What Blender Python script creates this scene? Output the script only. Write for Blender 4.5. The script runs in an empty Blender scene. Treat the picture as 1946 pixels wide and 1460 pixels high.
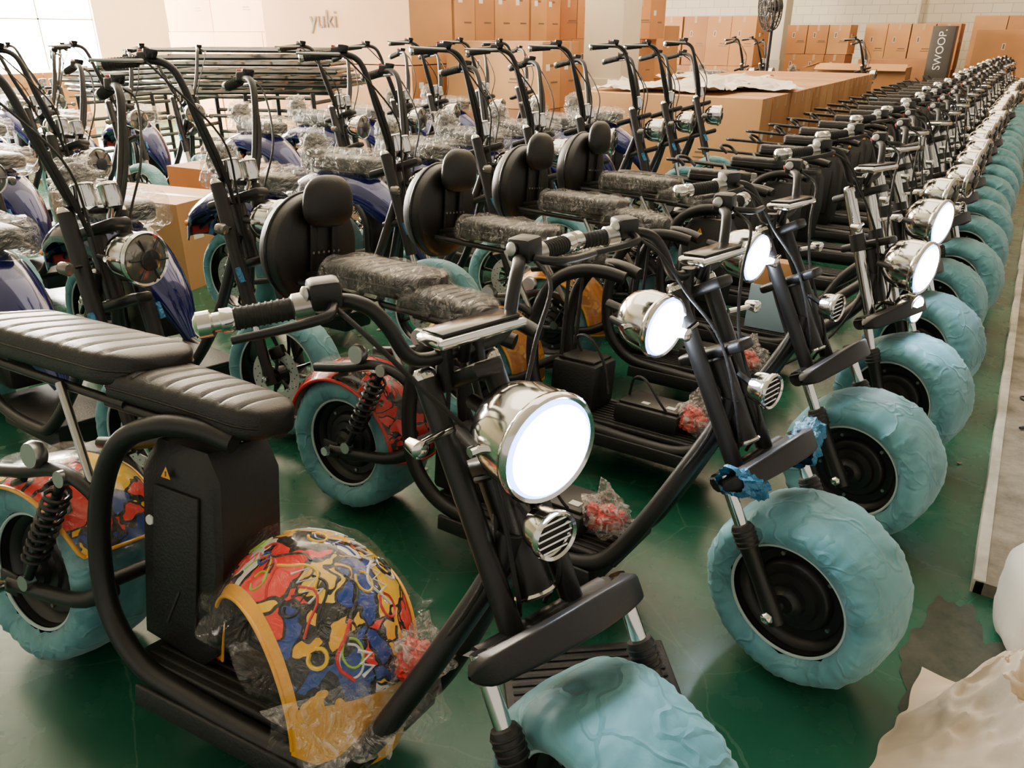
import bpy, bmesh, math, random
from mathutils import Vector, Matrix, noise
random.seed(7)
R=math.radians
# ---------------------------------------------------------------- materials
def newmat(name):
    m=bpy.data.materials.new(name); m.use_nodes=True
    nt=m.node_tree; b=nt.nodes['Principled BSDF']
    return m,nt,b
def N(nt,t,**k):
    n=nt.nodes.new(t)
    for a,v in k.items():
        if a in n.inputs.keys(): n.inputs[a].default_value=v
        else: setattr(n,a,v)
    return n
def M(name,col,rough=.5,metal=0.,bump=0.,bs=30.,var=0.,vs=6.,coat=0.,emit=0.,ecol=None):
    m,nt,b=newmat(name); L=nt.links
    b.inputs['Base Color'].default_value=(*col,1); b.inputs['Roughness'].default_value=rough
    b.inputs['Metallic'].default_value=metal; b.inputs['Coat Weight'].default_value=coat
    tc=N(nt,'ShaderNodeTexCoord')
    nz=N(nt,'ShaderNodeTexNoise',Scale=vs,Detail=6.0); L.new(tc.outputs['Object'],nz.inputs['Vector'])
    if var>0:
        mx=N(nt,'ShaderNodeMix',data_type='RGBA')
        mx.inputs[6].default_value=(*[c*(1-var) for c in col],1)
        mx.inputs[7].default_value=(*[min(1,c*(1+var)) for c in col],1)
        L.new(nz.outputs['Fac'],mx.inputs[0]); L.new(mx.outputs[2],b.inputs['Base Color'])
    mr=N(nt,'ShaderNodeMapRange'); mr.inputs[3].default_value=max(.02,rough*.75); mr.inputs[4].default_value=min(1,rough*1.25)
    L.new(nz.outputs['Fac'],mr.inputs[0]); L.new(mr.outputs[0],b.inputs['Roughness'])
    if bump>0:
        n2=N(nt,'ShaderNodeTexNoise',Scale=bs,Detail=4.0); L.new(tc.outputs['Object'],n2.inputs['Vector'])
        bp=N(nt,'ShaderNodeBump',Strength=bump,Distance=.02); L.new(n2.outputs['Fac'],bp.inputs['Height']); L.new(bp.outputs[0],b.inputs['Normal'])
    if emit>0:
        b.inputs['Emission Color'].default_value=(*(ecol or col),1); b.inputs['Emission Strength'].default_value=emit
    return m
BLACK=M('black_powder_coat',(.010,.009,.009),.42,.0,.05,200)
BLACKG=M('black_gloss',(.01,.01,.012),.18,0,0)
PLAST=M('black_plastic',(.011,.010,.010),.5,0,.12,120)
RUB=M('black_rubber',(.018,.017,.016),.7,0,.2,90)
SEATM=M('black_leather',(.011,.009,.008),.4,0,.15,260)
CHR=M('chrome',(.8,.78,.74),.12,1.)
STEEL=M('steel',(.5,.49,.47),.3,1.)
DISC=M('brake_disc_steel',(.6,.58,.54),.3,.85)
WHITE=M('white_sticker',(.8,.8,.78),.5)
YEL=M('yellow_plastic',(.95,.43,.01),.3,0,0,coat=.5)
RED=M('red_plastic',(.7,.025,.02),.35)
BLKP=M('black_paint_stroke',(.01,.01,.01),.3)
BLUS=M('blue_paint_stroke',(.01,.06,.35),.3)
YELS=M('yellow_paint_stroke',(1.,.62,.01),.3)
LIME=M('lime_paint_stroke',(.35,.6,.03),.3)
ORA=M('orange_reflector',(.9,.25,.03),.25)
BLUEP=M('blue_paint',(.009,.012,.10),.12,.3,0,coat=1.)
BLUEF=M('blue_film',(.04,.20,.38),.15,.2,.6,60)
ELAS=M('cover_elastic',(.5,.63,.62),.8)
LIT=M('led_lens_lit',(.9,.95,1.),.3,emit=70,ecol=(.76,.86,1.0))
LITR=M('led_glare_fringe',(.5,.6,1.),.3,emit=12,ecol=(.22,.36,1.0))  # added bluish glow on the lens rim, imitating the headlight's glare fringe
LENS=M('headlight_lens',(.25,.23,.2),.08,.6)
LENSD=M('headlight_core',(.05,.05,.05),.1,.3)
TAPE=M('packing_tape',(.50,.34,.19),.3)
PAPER=M('foam_sheet',(.72,.66,.55),.7,0,.3,15)
INK=M('printed_ink',(.16,.1,.06),.7)
STEELF=M('dark_steel_frame',(.03,.03,.032),.4,.3)

def card(name,col):
    m,nt,b=newmat(name);L=nt.links
    tc=N(nt,'ShaderNodeTexCoord');nz=N(nt,'ShaderNodeTexNoise',Scale=1.3,Detail=5.0);L.new(tc.outputs['Object'],nz.inputs['Vector'])
    wv=N(nt,'ShaderNodeTexNoise',Scale=40.0);L.new(tc.outputs['Object'],wv.inputs['Vector'])
    cr=N(nt,'ShaderNodeValToRGB');cr.color_ramp.elements[0].position=.3;cr.color_ramp.elements[1].position=.7
    cr.color_ramp.elements[0].color=(*[c*.85 for c in col],1);cr.color_ramp.elements[1].color=(*[min(1,c*1.15) for c in col],1)
    L.new(nz.outputs['Fac'],cr.inputs[0]);L.new(cr.outputs[0],b.inputs['Base Color'])
    bp=N(nt,'ShaderNodeBump',Strength=.1);L.new(wv.outputs['Fac'],bp.inputs['Height']);L.new(bp.outputs[0],b.inputs['Normal'])
    b.inputs['Roughness'].default_value=.7
    return m
CARD=card('cardboard',(.45,.205,.07)); CARD2=card('cardboard_light',(.53,.27,.10)); CARD3=card('cardboard_dark',(.35,.15,.055))

def cloth():
    m,nt,b=newmat('teal_nonwoven_cloth');L=nt.links
    tc=N(nt,'ShaderNodeTexCoord')
    nz=N(nt,'ShaderNodeTexNoise',Scale=7.0,Detail=8.0,Distortion=1.5);L.new(tc.outputs['Object'],nz.inputs['Vector'])
    cr=N(nt,'ShaderNodeValToRGB');e=cr.color_ramp.elements
    e[0].position=.3;e[0].color=(.070,.235,.275,1);e[1].position=.7;e[1].color=(.155,.41,.455,1)
    L.new(nz.outputs['Fac'],cr.inputs[0]);L.new(cr.outputs[0],b.inputs['Base Color'])
    v=N(nt,'ShaderNodeTexVoronoi',Scale=9.0,feature='DISTANCE_TO_EDGE')
    dn=N(nt,'ShaderNodeTexNoise',Scale=4.0,Detail=3.0);L.new(tc.outputs['Object'],dn.inputs['Vector'])
    mx=N(nt,'ShaderNodeMix',data_type='RGBA');mx.inputs[0].default_value=.3
    L.new(tc.outputs['Object'],mx.inputs[6]);L.new(dn.outputs['Color'],mx.inputs[7]);L.new(mx.outputs[2],v.inputs['Vector'])
    rp=N(nt,'ShaderNodeMapRange');rp.inputs[2].default_value=.06;L.new(v.outputs['Distance'],rp.inputs[0])
    bp=N(nt,'ShaderNodeBump',Strength=.45,Distance=.007,invert=True);L.new(rp.outputs[0],bp.inputs['Height'])
    b2=N(nt,'ShaderNodeBump',Strength=.5,Distance=.008);L.new(nz.outputs['Fac'],b2.inputs['Height']);L.new(bp.outputs[0],b2.inputs['Normal'])
    L.new(b2.outputs[0],b.inputs['Normal']);b.inputs['Roughness'].default_value=.55
    b.inputs['Sheen Weight'].default_value=.2
    return m
CLOTH=cloth()

def graffiti(name,cols,scale=7.0,line=(.01,.01,.01)):
    m,nt,b=newmat(name);L=nt.links
    tc=N(nt,'ShaderNodeTexCoord')
    dn=N(nt,'ShaderNodeTexNoise',Scale=6.0,Detail=3.0);L.new(tc.outputs['Object'],dn.inputs['Vector'])
    mx=N(nt,'ShaderNodeMix',data_type='RGBA');mx.inputs[0].default_value=.22
    L.new(tc.outputs['Object'],mx.inputs[6]);L.new(dn.outputs['Color'],mx.inputs[7])
    def layer(sc,th):
        v=N(nt,'ShaderNodeTexVoronoi',Scale=sc);L.new(mx.outputs[2],v.inputs['Vector'])
        sp=N(nt,'ShaderNodeSeparateColor');L.new(v.outputs['Color'],sp.inputs[0])
        cr=N(nt,'ShaderNodeValToRGB');cr.color_ramp.interpolation='CONSTANT';e=cr.color_ramp.elements
        while len(e)<len(cols): e.new(.5)
        for i,c in enumerate(cols): e[i].position=i/len(cols); e[i].color=(*c,1)
        L.new(sp.outputs[0],cr.inputs[0])
        ve=N(nt,'ShaderNodeTexVoronoi',Scale=sc,feature='DISTANCE_TO_EDGE');L.new(mx.outputs[2],ve.inputs['Vector'])
        lt=N(nt,'ShaderNodeMath',operation='LESS_THAN');lt.inputs[1].default_value=th;L.new(ve.outputs['Distance'],lt.inputs[0])
        m1=N(nt,'ShaderNodeMix',data_type='RGBA');L.new(lt.outputs[0],m1.inputs[0]);L.new(cr.outputs[0],m1.inputs[6]);m1.inputs[7].default_value=(*line,1)
        return m1.outputs[2],sp.outputs[1]
    a,am=layer(scale*1.5,.05); c,_=layer(scale*3.2,.07)
    sel=N(nt,'ShaderNodeMath',operation='GREATER_THAN');sel.inputs[1].default_value=.7;L.new(am,sel.inputs[0])
    mm=N(nt,'ShaderNodeMix',data_type='RGBA');L.new(sel.outputs[0],mm.inputs[0]);L.new(a,mm.inputs[6]);L.new(c,mm.inputs[7])
    L.new(mm.outputs[2],b.inputs['Base Color']);b.inputs['Roughness'].default_value=.22;b.inputs['Coat Weight'].default_value=.5
    b.inputs['Specular IOR Level'].default_value=.3
    return m
GRAF=graffiti('graffiti_print',[(.01,.01,.012),(.9,.02,.015),(1.,.58,.005),(.01,.05,.30),(1.,.50,.005),(.85,.82,.76),(.01,.01,.01),(1.,.62,.01),(.9,.03,.015),(.01,.06,.3)])
GRAFR=graffiti('red_graffiti_print',[(.7,.01,.015),(.02,.01,.01),(.8,.02,.02),(.6,.01,.01),(.015,.01,.01),(.75,.015,.02)],9.)
GRAFY=graffiti('orange_graffiti_print',[(.85,.36,.02),(.85,.4,.03),(.9,.5,.05),(.7,.25,.02),(.85,.38,.03)],4.,(.6,.2,.02))

def film(name,fac=.22,tint=(.9,.88,.84),bs=22.,sc=(1,1,1),rough=.1,lo=.48,hi=.68,gloss=.08,dist=.03):
    m,nt,b=newmat(name);L=nt.links
    out=nt.nodes['Material Output']
    tc=N(nt,'ShaderNodeTexCoord');mp=N(nt,'ShaderNodeMapping');mp.inputs['Scale'].default_value=sc;L.new(tc.outputs['Object'],mp.inputs[0])
    nz=N(nt,'ShaderNodeTexNoise',Scale=bs,Detail=5.0,Distortion=2.0);L.new(mp.outputs[0],nz.inputs['Vector'])
    bp=N(nt,'ShaderNodeBump',Strength=1.,Distance=dist);L.new(nz.outputs['Fac'],bp.inputs['Height'])
    b.inputs['Base Color'].default_value=(*tint,1);b.inputs['Roughness'].default_value=rough;L.new(bp.outputs[0],b.inputs['Normal'])
    tr=N(nt,'ShaderNodeBsdfTransparent');tr.inputs[0].default_value=(.985,.985,.98,1)
    cr=N(nt,'ShaderNodeValToRGB');e=cr.color_ramp.elements;e[0].position=lo;e[0].color=(fac*.25,)*3+(1,);e[1].position=hi;e[1].color=(min(1,fac*2.6),)*3+(1,)
    L.new(nz.outputs['Fac'],cr.inputs[0])
    gl=N(nt,'ShaderNodeBsdfGlossy',Roughness=.05);L.new(bp.outputs[0],gl.inputs['Normal'])
    m0=N(nt,'ShaderNodeMixShader');m0.inputs[0].default_value=gloss;L.new(tr.outputs[0],m0.inputs[1]);L.new(gl.outputs[0],m0.inputs[2])
    mx=N(nt,'ShaderNodeMixShader');L.new(cr.outputs[0],mx.inputs[0]);L.new(m0.outputs[0],mx.inputs[1]);L.new(b.outputs[0],mx.inputs[2]);L.new(mx.outputs[0],out.inputs['Surface'])
    return m
FILM=film('clear_plastic_film',.05,gloss=.05,lo=.58,hi=.72); FILMD=film('crinkled_plastic_film',.12,(.85,.76,.64),14.,(1.5,.55,1.),.08,.55,.70,.13,.05)
FILME=film('loose_plastic_film',.16,lo=.52,hi=.70,gloss=.12)
BAG=film('plastic_bag',.3,(.85,.78,.72),30.)

# ---------------------------------------------------------------- mesh builder
def catmull(pts,n):
    P=[Vector(p) for p in pts]
    if n<=1 or len(P)<3: return P
    P=[2*P[0]-P[1]]+P+[2*P[-1]-P[-2]]; o=[]
    for i in range(1,len(P)-2):
        a,b,c,d=P[i-1:i+3]
        for k in range(n):
            t=k/n; o.append(.5*((2*b)+(c-a)*t+(2*a-5*b+4*c-d)*t*t+(3*b-a-3*c+d)*t**3))
    o.append(P[-2]); return o
class MB:
    def __init__(s): s.v=[];s.f=[];s.m=[];s.mats=[]
    def add(s,vs,fs,mat):
        if mat not in s.mats: s.mats.append(mat)
        k=s.mats.index(mat);o=len(s.v)
        s.v+= [tuple(v) for v in vs]; s.f+=[tuple(i+o for i in f) for f in fs]; s.m+=[k]*len(fs)
    def tube(s,pts,r,mat,n=12,sm=6,cap=True):
        P=catmull(pts,sm)
        if isinstance(r,(int,float)): RR=[r]*len(P)
        else:
            q=len(r)-1; RR=[]
            for i in range(len(P)):
                t=i/(len(P)-1)*q; k=min(int(t),q-1); RR.append(r[k]+(r[k+1]-r[k])*(t-k))
        t0=(P[1]-P[0]).normalized(); up=Vector((0,0,1)) if abs(t0.z)<.9 else Vector((1,0,0))
        u=t0.cross(up).normalized(); vs=[];L=len(P)
        for i,p in enumerate(P):
            t=(P[min(i+1,L-1)]-P[max(i-1,0)]); t=t.normalized() if t.length>1e-9 else t0
            u=(u-t*u.dot(t)); u=u.normalized() if u.length>1e-6 else t.orthogonal().normalized()
            w=t.cross(u)
            for k in range(n):
                a=2*math.pi*k/n; vs.append(p+(u*math.cos(a)+w*math.sin(a))*RR[i])
        fs=[(i*n+k,i*n+(k+1)%n,(i+1)*n+(k+1)%n,(i+1)*n+k) for i in range(L-1) for k in range(n)]
        if cap: fs.append(tuple(range(n))[::-1]); fs.append(tuple((L-1)*n+k for k in range(n)))
        s.add(vs,fs,mat)
    def rod(s,a,b,r,mat,n=12): s.tube([a,b],r,mat,n,1)
    def lathe(s,prof,c,axis,mat,n=32,sm=1):
        ax=Vector(axis).normalized();u=ax.orthogonal().normalized();w=ax.cross(u);c=Vector(c)
        if sm>1: prof=[(p.x,p.y) for p in catmull([(a,b,0) for a,b in prof],sm)]
        vs=[];L=len(prof)
        for r,h in prof:
            for k in range(n):
                a=2*math.pi*k/n; vs.append(c+ax*h+(u*math.cos(a)+w*math.sin(a))*max(r,1e-4))
        fs=[(i*n+k,i*n+(k+1)%n,(i+1)*n+(k+1)%n,(i+1)*n+k) for i in range(L-1) for k in range(n)]
        s.add(vs,fs,mat)
    def torus(s,c,axis,R0,r,mat,n=40,m=8):
        prof=[(R0+r*math.cos(2*math.pi*k/m),r*math.sin(2*math.pi*k/m)) for k in range(m+1)]
        s.lathe(prof,c,axis,mat,n)
    def box(s,c,size,mat,bev=.004,rot=None,seg=2):
        if bev<=0:
            x,y,z=[q/2 for q in size]
            vs=[Vector((a*x,b*y,d*z)) for a in(-1,1) for b in(-1,1) for d in(-1,1)]
            fs=[(0,1,3,2),(4,6,7,5),(0,4,5,1),(2,3,7,6),(0,2,6,4),(1,5,7,3)]
        else:
            bm=bmesh.new();bmesh.ops.create_cube(bm,size=1)
            for v in bm.verts: v.co=Vector((v.co.x*size[0],v.co.y*size[1],v.co.z*size[2]))
            bmesh.ops.bevel(bm,geom=bm.edges[:],offset=min(bev,min(size)*.45),segments=seg,profile=.5,affect='EDGES')
            bm.verts.index_update();vs=[v.co.copy() for v in bm.verts];fs=[tuple(v.index for v in f.verts) for f in bm.faces];bm.free()
        if rot is not None: vs=[rot@v for v in vs]
        c=Vector(c); s.add([v+c for v in vs],fs,mat)
    def grid(s,fn,nu,nv,mat,closeu=False):
        vs=[fn(i/(nu-1) if not closeu else i/nu,j/(nv-1)) for i in range(nu) for j in range(nv)]
        fs=[]
        for i in range(nu if closeu else nu-1):
            for j in range(nv-1):
                a=i*nv+j;b=((i+1)%nu)*nv+j; fs.append((a,b,b+1,a+1))
        s.add(vs,fs,mat)
    def mesh(s,name,ang=40,doubles=True):
        me=bpy.data.meshes.new(name); me.from_pydata(s.v,[],s.f)
        for m in s.mats: me.materials.append(m)
        me.polygons.foreach_set('material_index',s.m)
        bm=bmesh.new();bm.from_mesh(me)
        if doubles: bmesh.ops.remove_doubles(bm,verts=bm.verts,dist=2e-5)
        bmesh.ops.recalc_face_normals(bm,faces=bm.faces); bm.to_mesh(me);bm.free()
        me.polygons.foreach_set('use_smooth',[True]*len(me.polygons)); me.set_sharp_from_angle(angle=R(ang))
        return me
SC=bpy.context.scene.collection
def obj(name,data,mat=None,parent=None):
    o=bpy.data.objects.new(name,data); SC.objects.link(o)
    if parent: o.parent=parent
    if mat is not None:
        if parent: o.matrix_local=mat
        else: o.matrix_world=mat
    return o
def T(x,y,z): return Matrix.Translation((x,y,z))
def RZ(a): return Matrix.Rotation(R(a),4,'Z')
def RX(a): return Matrix.Rotation(R(a),4,'X')
def RY(a): return Matrix.Rotation(R(a),4,'Y')
def text(parent,name,body,size,mat4,mat,ext=.001):
    c=bpy.data.curves.new(name,'FONT');c.body=body;c.size=size;c.extrude=ext;c.align_x='CENTER';c.align_y='CENTER'
    c.materials.append(mat)
    return obj(name,c,mat4,parent)

# ---------------------------------------------------------------- wheels
def cover_profile(mb,prof,seed,n=150,amp=1.):
    P=catmull([(a,b,0) for a,b in prof],5)
    L=len(P)
    def fn(u,v):
        j=min(int(round(v*(L-1))),L-1);r,y=P[j].x,P[j].y
        a=u*2*math.pi;ca,sa=math.cos(a),math.sin(a)
        edge=min(1,abs(y)/.1)
        d=.004*abs(noise.noise(Vector((ca*4+seed,sa*4,y*7))))
        d+=.006*abs(noise.noise(Vector((ca*21,sa*21+seed,y*3))))*edge
        d+=.0035*abs(noise.noise(Vector((ca*9+seed,sa*9,y*26))))
        d+=.003*noise.noise(Vector((ca*2.2,sa*2.2,seed+y*7)))
        d*=amp
        r+=d*.9; y+=(1 if y>0 else -1)*d*edge
        return Vector((r*ca,y,r*sa))
    mb.grid(fn,n,L,CLOTH,True)
def wheelA(seed):
    mb=MB()
    cover_profile(mb,[(.158,-.095),(.172,-.114),(.205,-.122),(.233,-.097),(.245,-.040),(.245,.040),(.233,.097),(.205,.122),(.172,.114),(.158,.095)],seed)
    for sg in(-1,1):
        mb.torus((0,sg*.096,0),(0,1,0),.157,.0045,ELAS,60,6)
        mb.lathe([(.162,.06),(.16,.088),(.152,.09),(.149,.072),(.135,.066),(.128,.052),(.105,.050),(.098,.066),(.09,.070),(.075,.070),(.07,.080),(.048,.084),(.044,.100),(.03,.104),(.026,.112),(0,.112)],(0,0,0),(0,sg,0),BLACK,48)
        for k in range(5):
            a=k*2*math.pi/5
            mb.rod((.115*math.cos(a),sg*.045,.115*math.sin(a)),(.115*math.cos(a),sg*.056,.115*math.sin(a)),.006,STEEL,6)
    mb.lathe([(.235,-.08),(.238,0),(.235,.08)],(0,0,0),(0,1,0),RUB,40)
    return mb.mesh('wheel_with_cover',50)
def wheelB(seed):
    mb=MB()
    cover_profile(mb,[(.192,-.055),(.205,-.068),(.232,-.070),(.255,-.05),(.264,-.015),(.264,.015),(.255,.05),(.232,.070),(.205,.068),(.192,.055)],seed,110,.9)
    for sg in(-1,1):
        mb.torus((0,sg*.056,0),(0,1,0),.192,.004,ELAS,60,6)
    mb.lathe([(.2,-.05),(.185,-.05),(.18,-.03),(.176,0),(.18,.03),(.185,.05),(.2,.05)],(0,0,0),(0,1,0),BLACKG,60)
    for k in range(12):
        a=k*math.pi/6
        d=Vector((math.cos(a),0,math.sin(a)))
        mb.tube([d*.03,d*.1+Vector((0,.012,0)),d*.182],[.012,.007,.009],BLACKG,8,3)
    mb.lathe([(0,-.07),(.03,-.07),(.034,-.05),(.036,.05),(.03,.07),(0,.07)],(0,0,0),(0,1,0),BLACK,24)
    for yy in(-.062,):
        mb.lathe([(.072,yy-.002),(.118,yy-.002),(.118,yy+.002),(.072,yy+.002),(.072,yy-.002)],(0,0,0),(0,1,0),DISC,60)
        for k in range(6):
            a=k*math.pi/3;d=Vector((math.cos(a),0,math.sin(a)))
            mb.rod(d*.03+Vector((0,yy,0)),d*.078+Vector((0,yy,0)),.007,BLACK,6)
        for k in range(40):
            a=k*math.pi/20;rr=.083+.012*(k%3);d=Vector((math.cos(a),0,math.sin(a)))*rr
            mb.rod(d+Vector((0,yy-.0026,0)),d+Vector((0,yy+.0026,0)),.0032,BLACK,6)
        mb.box((-.05,yy,.09),(.05,.035,.07),BLACK,.008,Matrix.Rotation(.5,3,'Y'))
    return mb.mesh('spoked_wheel_with_cover',50)

# ---------------------------------------------------------------- seats & co
def seat(mb,x0,x1,zb,w,h,mat,ribs=7,infl=0.,seed=0,taper=.0,crown=0.,rise=0.,ex=.45):
    nx=64;ny=40
    def fn(u,v):
        t=u
        s0=min(1,math.sqrt(max(0,1-(1-min(t/.10,1))**2))); s1=min(1,math.sqrt(max(0,1-(1-min((1-t)/.16,1))**2)))
        k=min(s0,s1)
        ww=w*(1-taper*t)*(.35+.65*k); hh=h*(.45+.55*k)
        x=x0+(x1-x0)*t; a=2*math.pi*v
        c,s=math.cos(a),math.sin(a)
        y=ww/2*math.copysign(abs(c)**ex,c); z=hh/2*math.copysign(abs(s)**ex,s)
        if s>0 and ribs:
            g=math.cos(2*math.pi*ribs*t); z-= (.006*max(0,g)**6)*(1 if abs(y)<ww*.42 else .5)*(1 if .06<t<.94 else 0)
            z+=crown*(1-(2*y/w)**2)*.5
        p=Vector((x,y,zb+h/2+z+rise*t*t))
        if infl:
            n=Vector((0,c,s)); d=infl*(.5+1.3*abs(noise.noise(p*11+Vector((seed,0,0))))+.8*noise.noise(p*24))
            p+=n*d; p.x+=(t-.5)*infl*2.5
        return p
    mb.grid(fn,nx,ny,mat)
    for u in(0,1):
        ring=[fn(u,j/(ny-1)) for j in range(ny-1)]
        c=sum(ring,Vector())/len(ring)
        mb.add(ring+[c],[(i,(i+1)%len(ring),len(ring)) for i in range(len(ring))],mat)
    if ribs and not infl:
        for sg in(-1,1):
            def q(t):
                s0=min(1,math.sqrt(max(0,1-(1-min(t/.10,1))**2))); s1=min(1,math.sqrt(max(0,1-(1-min((1-t)/.16,1))**2)));k=min(s0,s1)
                return Vector((x0+(x1-x0)*t,sg*w/2*(1-taper*t)*(.35+.65*k)*1.0,zb+h*.5+rise*t*t))
            mb.tube([q(.02+.96*i/30) for i in range(31)],.003,mat,6,1)
def fender(mb,c,Rr,wd,a0,a1,mat,lip,crown=.05,lipw=.012,n=48):
    c=Vector(c)
    def fn(u,v):
        a=R(a0+(a1-a0)*u); w=2*v-1
        endt=min(1,.72+.28*math.sin(math.pi*min(1,max(0,u)))**.5)
        r=Rr-crown*abs(w)**3
        return c+Vector((r*math.cos(a),w*wd/2*endt,r*math.sin(a)))
    mb.grid(fn,n,17,mat)
    mb.grid(lambda u,v: (lambda p: c+(p-c)*.975)(fn(u,v)),n,17,lip)
    for v in(0,1): mb.tube([fn(i/(n-1),v) for i in range(n)],lipw,lip,8,1)
    for u in(0,1): mb.tube([fn(u,i/16) for i in range(17)],lipw*.8,lip,8,1)
def spring(mb,a,b,r,mat,turns=8,w=.005):
    a=Vector(a);b=Vector(b);t=(b-a).normalized();u=t.orthogonal().normalized();v=t.cross(u)
    n=turns*10
    mb.tube([a+(b-a)*i/n+(u*math.cos(i*.2*math.pi)+v*math.sin(i*.2*math.pi))*r for i in range(n+1)],w,mat,6,1)

RAKE={};TS={}
def axis_pt(rk,t,off=0.,y=0.):
    B,a=RAKE[rk]; f=Vector((a.z,0,-a.x))
    p=B+a*(t*TS[rk])+f*off; return Vector((p.x,y,p.z))
for k,deg,bx,bz,n in(('A',28,1.545,.24,1),('S',20,1.58,.24,1),('B',19,1.38,.265,0)):
    RAKE[k]=(Vector((bx,0,bz)),Vector((-math.sin(R(deg)),0,math.cos(R(deg))))); TS[k]=(.788/math.cos(R(deg))) if n else 1.
TC={'A':.95,'S':1.0}

def build_frame(rk):
    mb=MB()
    h0=axis_pt(rk,.46);h1=axis_pt(rk,.72)
    hm=axis_pt(rk,.58)
    for s in(-1,1):
        mb.tube([(.66,.07*s,.745),(.58,.09*s,.76),(.49,.125*s,.755),(.40,.145*s,.70),(.345,.15*s,.58),(.335,.15*s,.42),(.37,.15*s,.28),(.47,.15*s,.19),(.62,.15*s,.165),(.86,.15*s,.155),(1.00,.145*s,.165),(1.08,.125*s,.22),(1.16,.10*s,.36),(hm.x-.05,.055*s,hm.z-.14),(hm.x-.01,.035*s,hm.z-.04),(hm.x,.03*s,hm.z+.02)],.0245,BLACK,14,7)
        mb.tube([(.36,.14*s,.33),(.24,.15*s,.27),(.0,.155*s,.24)],[.022,.02,.02],BLACK,10,4)
        mb.box((0,.158*s,.24),(.07,.012,.06),BLACK,.005)
        mb.rod((0,.10*s,.24),(0,.19*s,.24),.011,STEEL,6)
        mb.lathe([(0,.012),(.016,.012),(.018,0),(.0,0)],(0,.182*s,.24),(0,s,0),CHR,8)
        a=(.23,.165*s,.58);b=(.08,.165*s,.27)
        mb.rod(a,b,.012,BLACKG,10);spring(mb,Vector(a)*.9+Vector(b)*.1,Vector(a)*.25+Vector(b)*.75,.027,BLACK,9,.0055)
        mb.lathe([(0,-.012),(.02,-.012),(.02,.012),(0,.012)],a,(0,1,0),STEEL,14);mb.lathe([(0,-.012),(.02,-.012),(.02,.012),(0,.012)],b,(0,1,0),STEEL,14)
        mb.tube([(.345,.145*s,.54),(.28,.155*s,.58),(.18,.15*s,.585),(.06,.15*s,.55),(-.08,.15*s,.52)],.017,BLACK,10,4)
        mb.lathe([(0,-.015),(.03,-.015),(.035,0),(.03,.015),(0,.015)],(.12,.16*s,.61),(0,1,0),STEEL,18)
        mb.rod((.64,.08*s,.752),(.30,.10*s,.765),.011,BLACK,10);mb.rod((.36,.10*s,.77),(-.20,.11*s,.79),.011,BLACK,10)
        mb.rod((.16,.12*s,.785),(.31,.145*s,.57),.010,STEEL,10)
    mb.tube([(-.20,-.11,.79),(-.25,-.09,.79),(-.27,0,.79),(-.25,.09,.79),(-.20,.11,.79)],.011,BLACK,10,4)
    mb.box((.76,0,.185),(.66,.27,.02),PLAST,.005)
    for i in range(9): mb.box((.76,-.112+i*.028,.197),(.60,.010,.006),RUB,.002)
    mb.box((.76,0,.125),(.54,.24,.09),PLAST,.012)
    for s in(-1,1): mb.box((.76,.176*s,.135),(.54,.012,.05),PLAST,.004)
    mb.rod(h0,h1,.034,BLACK,20)
    mb.torus(h0,RAKE[rk][1],.036,.006,CHR,24,6);mb.torus(h1,RAKE[rk][1],.036,.006,BLACK,24,6)
    mb.rod((.335,-.15,.34),(.335,.15,.34),.018,BLACK);mb.rod((.41,-.14,.71),(.41,.14,.71),.014,BLACK)
    mb.tube([(.60,.15,.14),(.60,.20,.11),(.62,.25,.05)],.010,BLACK,8,3)
    mb.box((.62,.258,.048),(.05,.03,.012),BLACK,.003)
    mb.tube([h1,(hm.x-.02,-.06,hm.z-.05),(hm.x-.12,-.1,.42),(1.08,-.135,.24)],.006,RUB,8,5)
    return mb.mesh('frame_'+rk,45)
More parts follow.
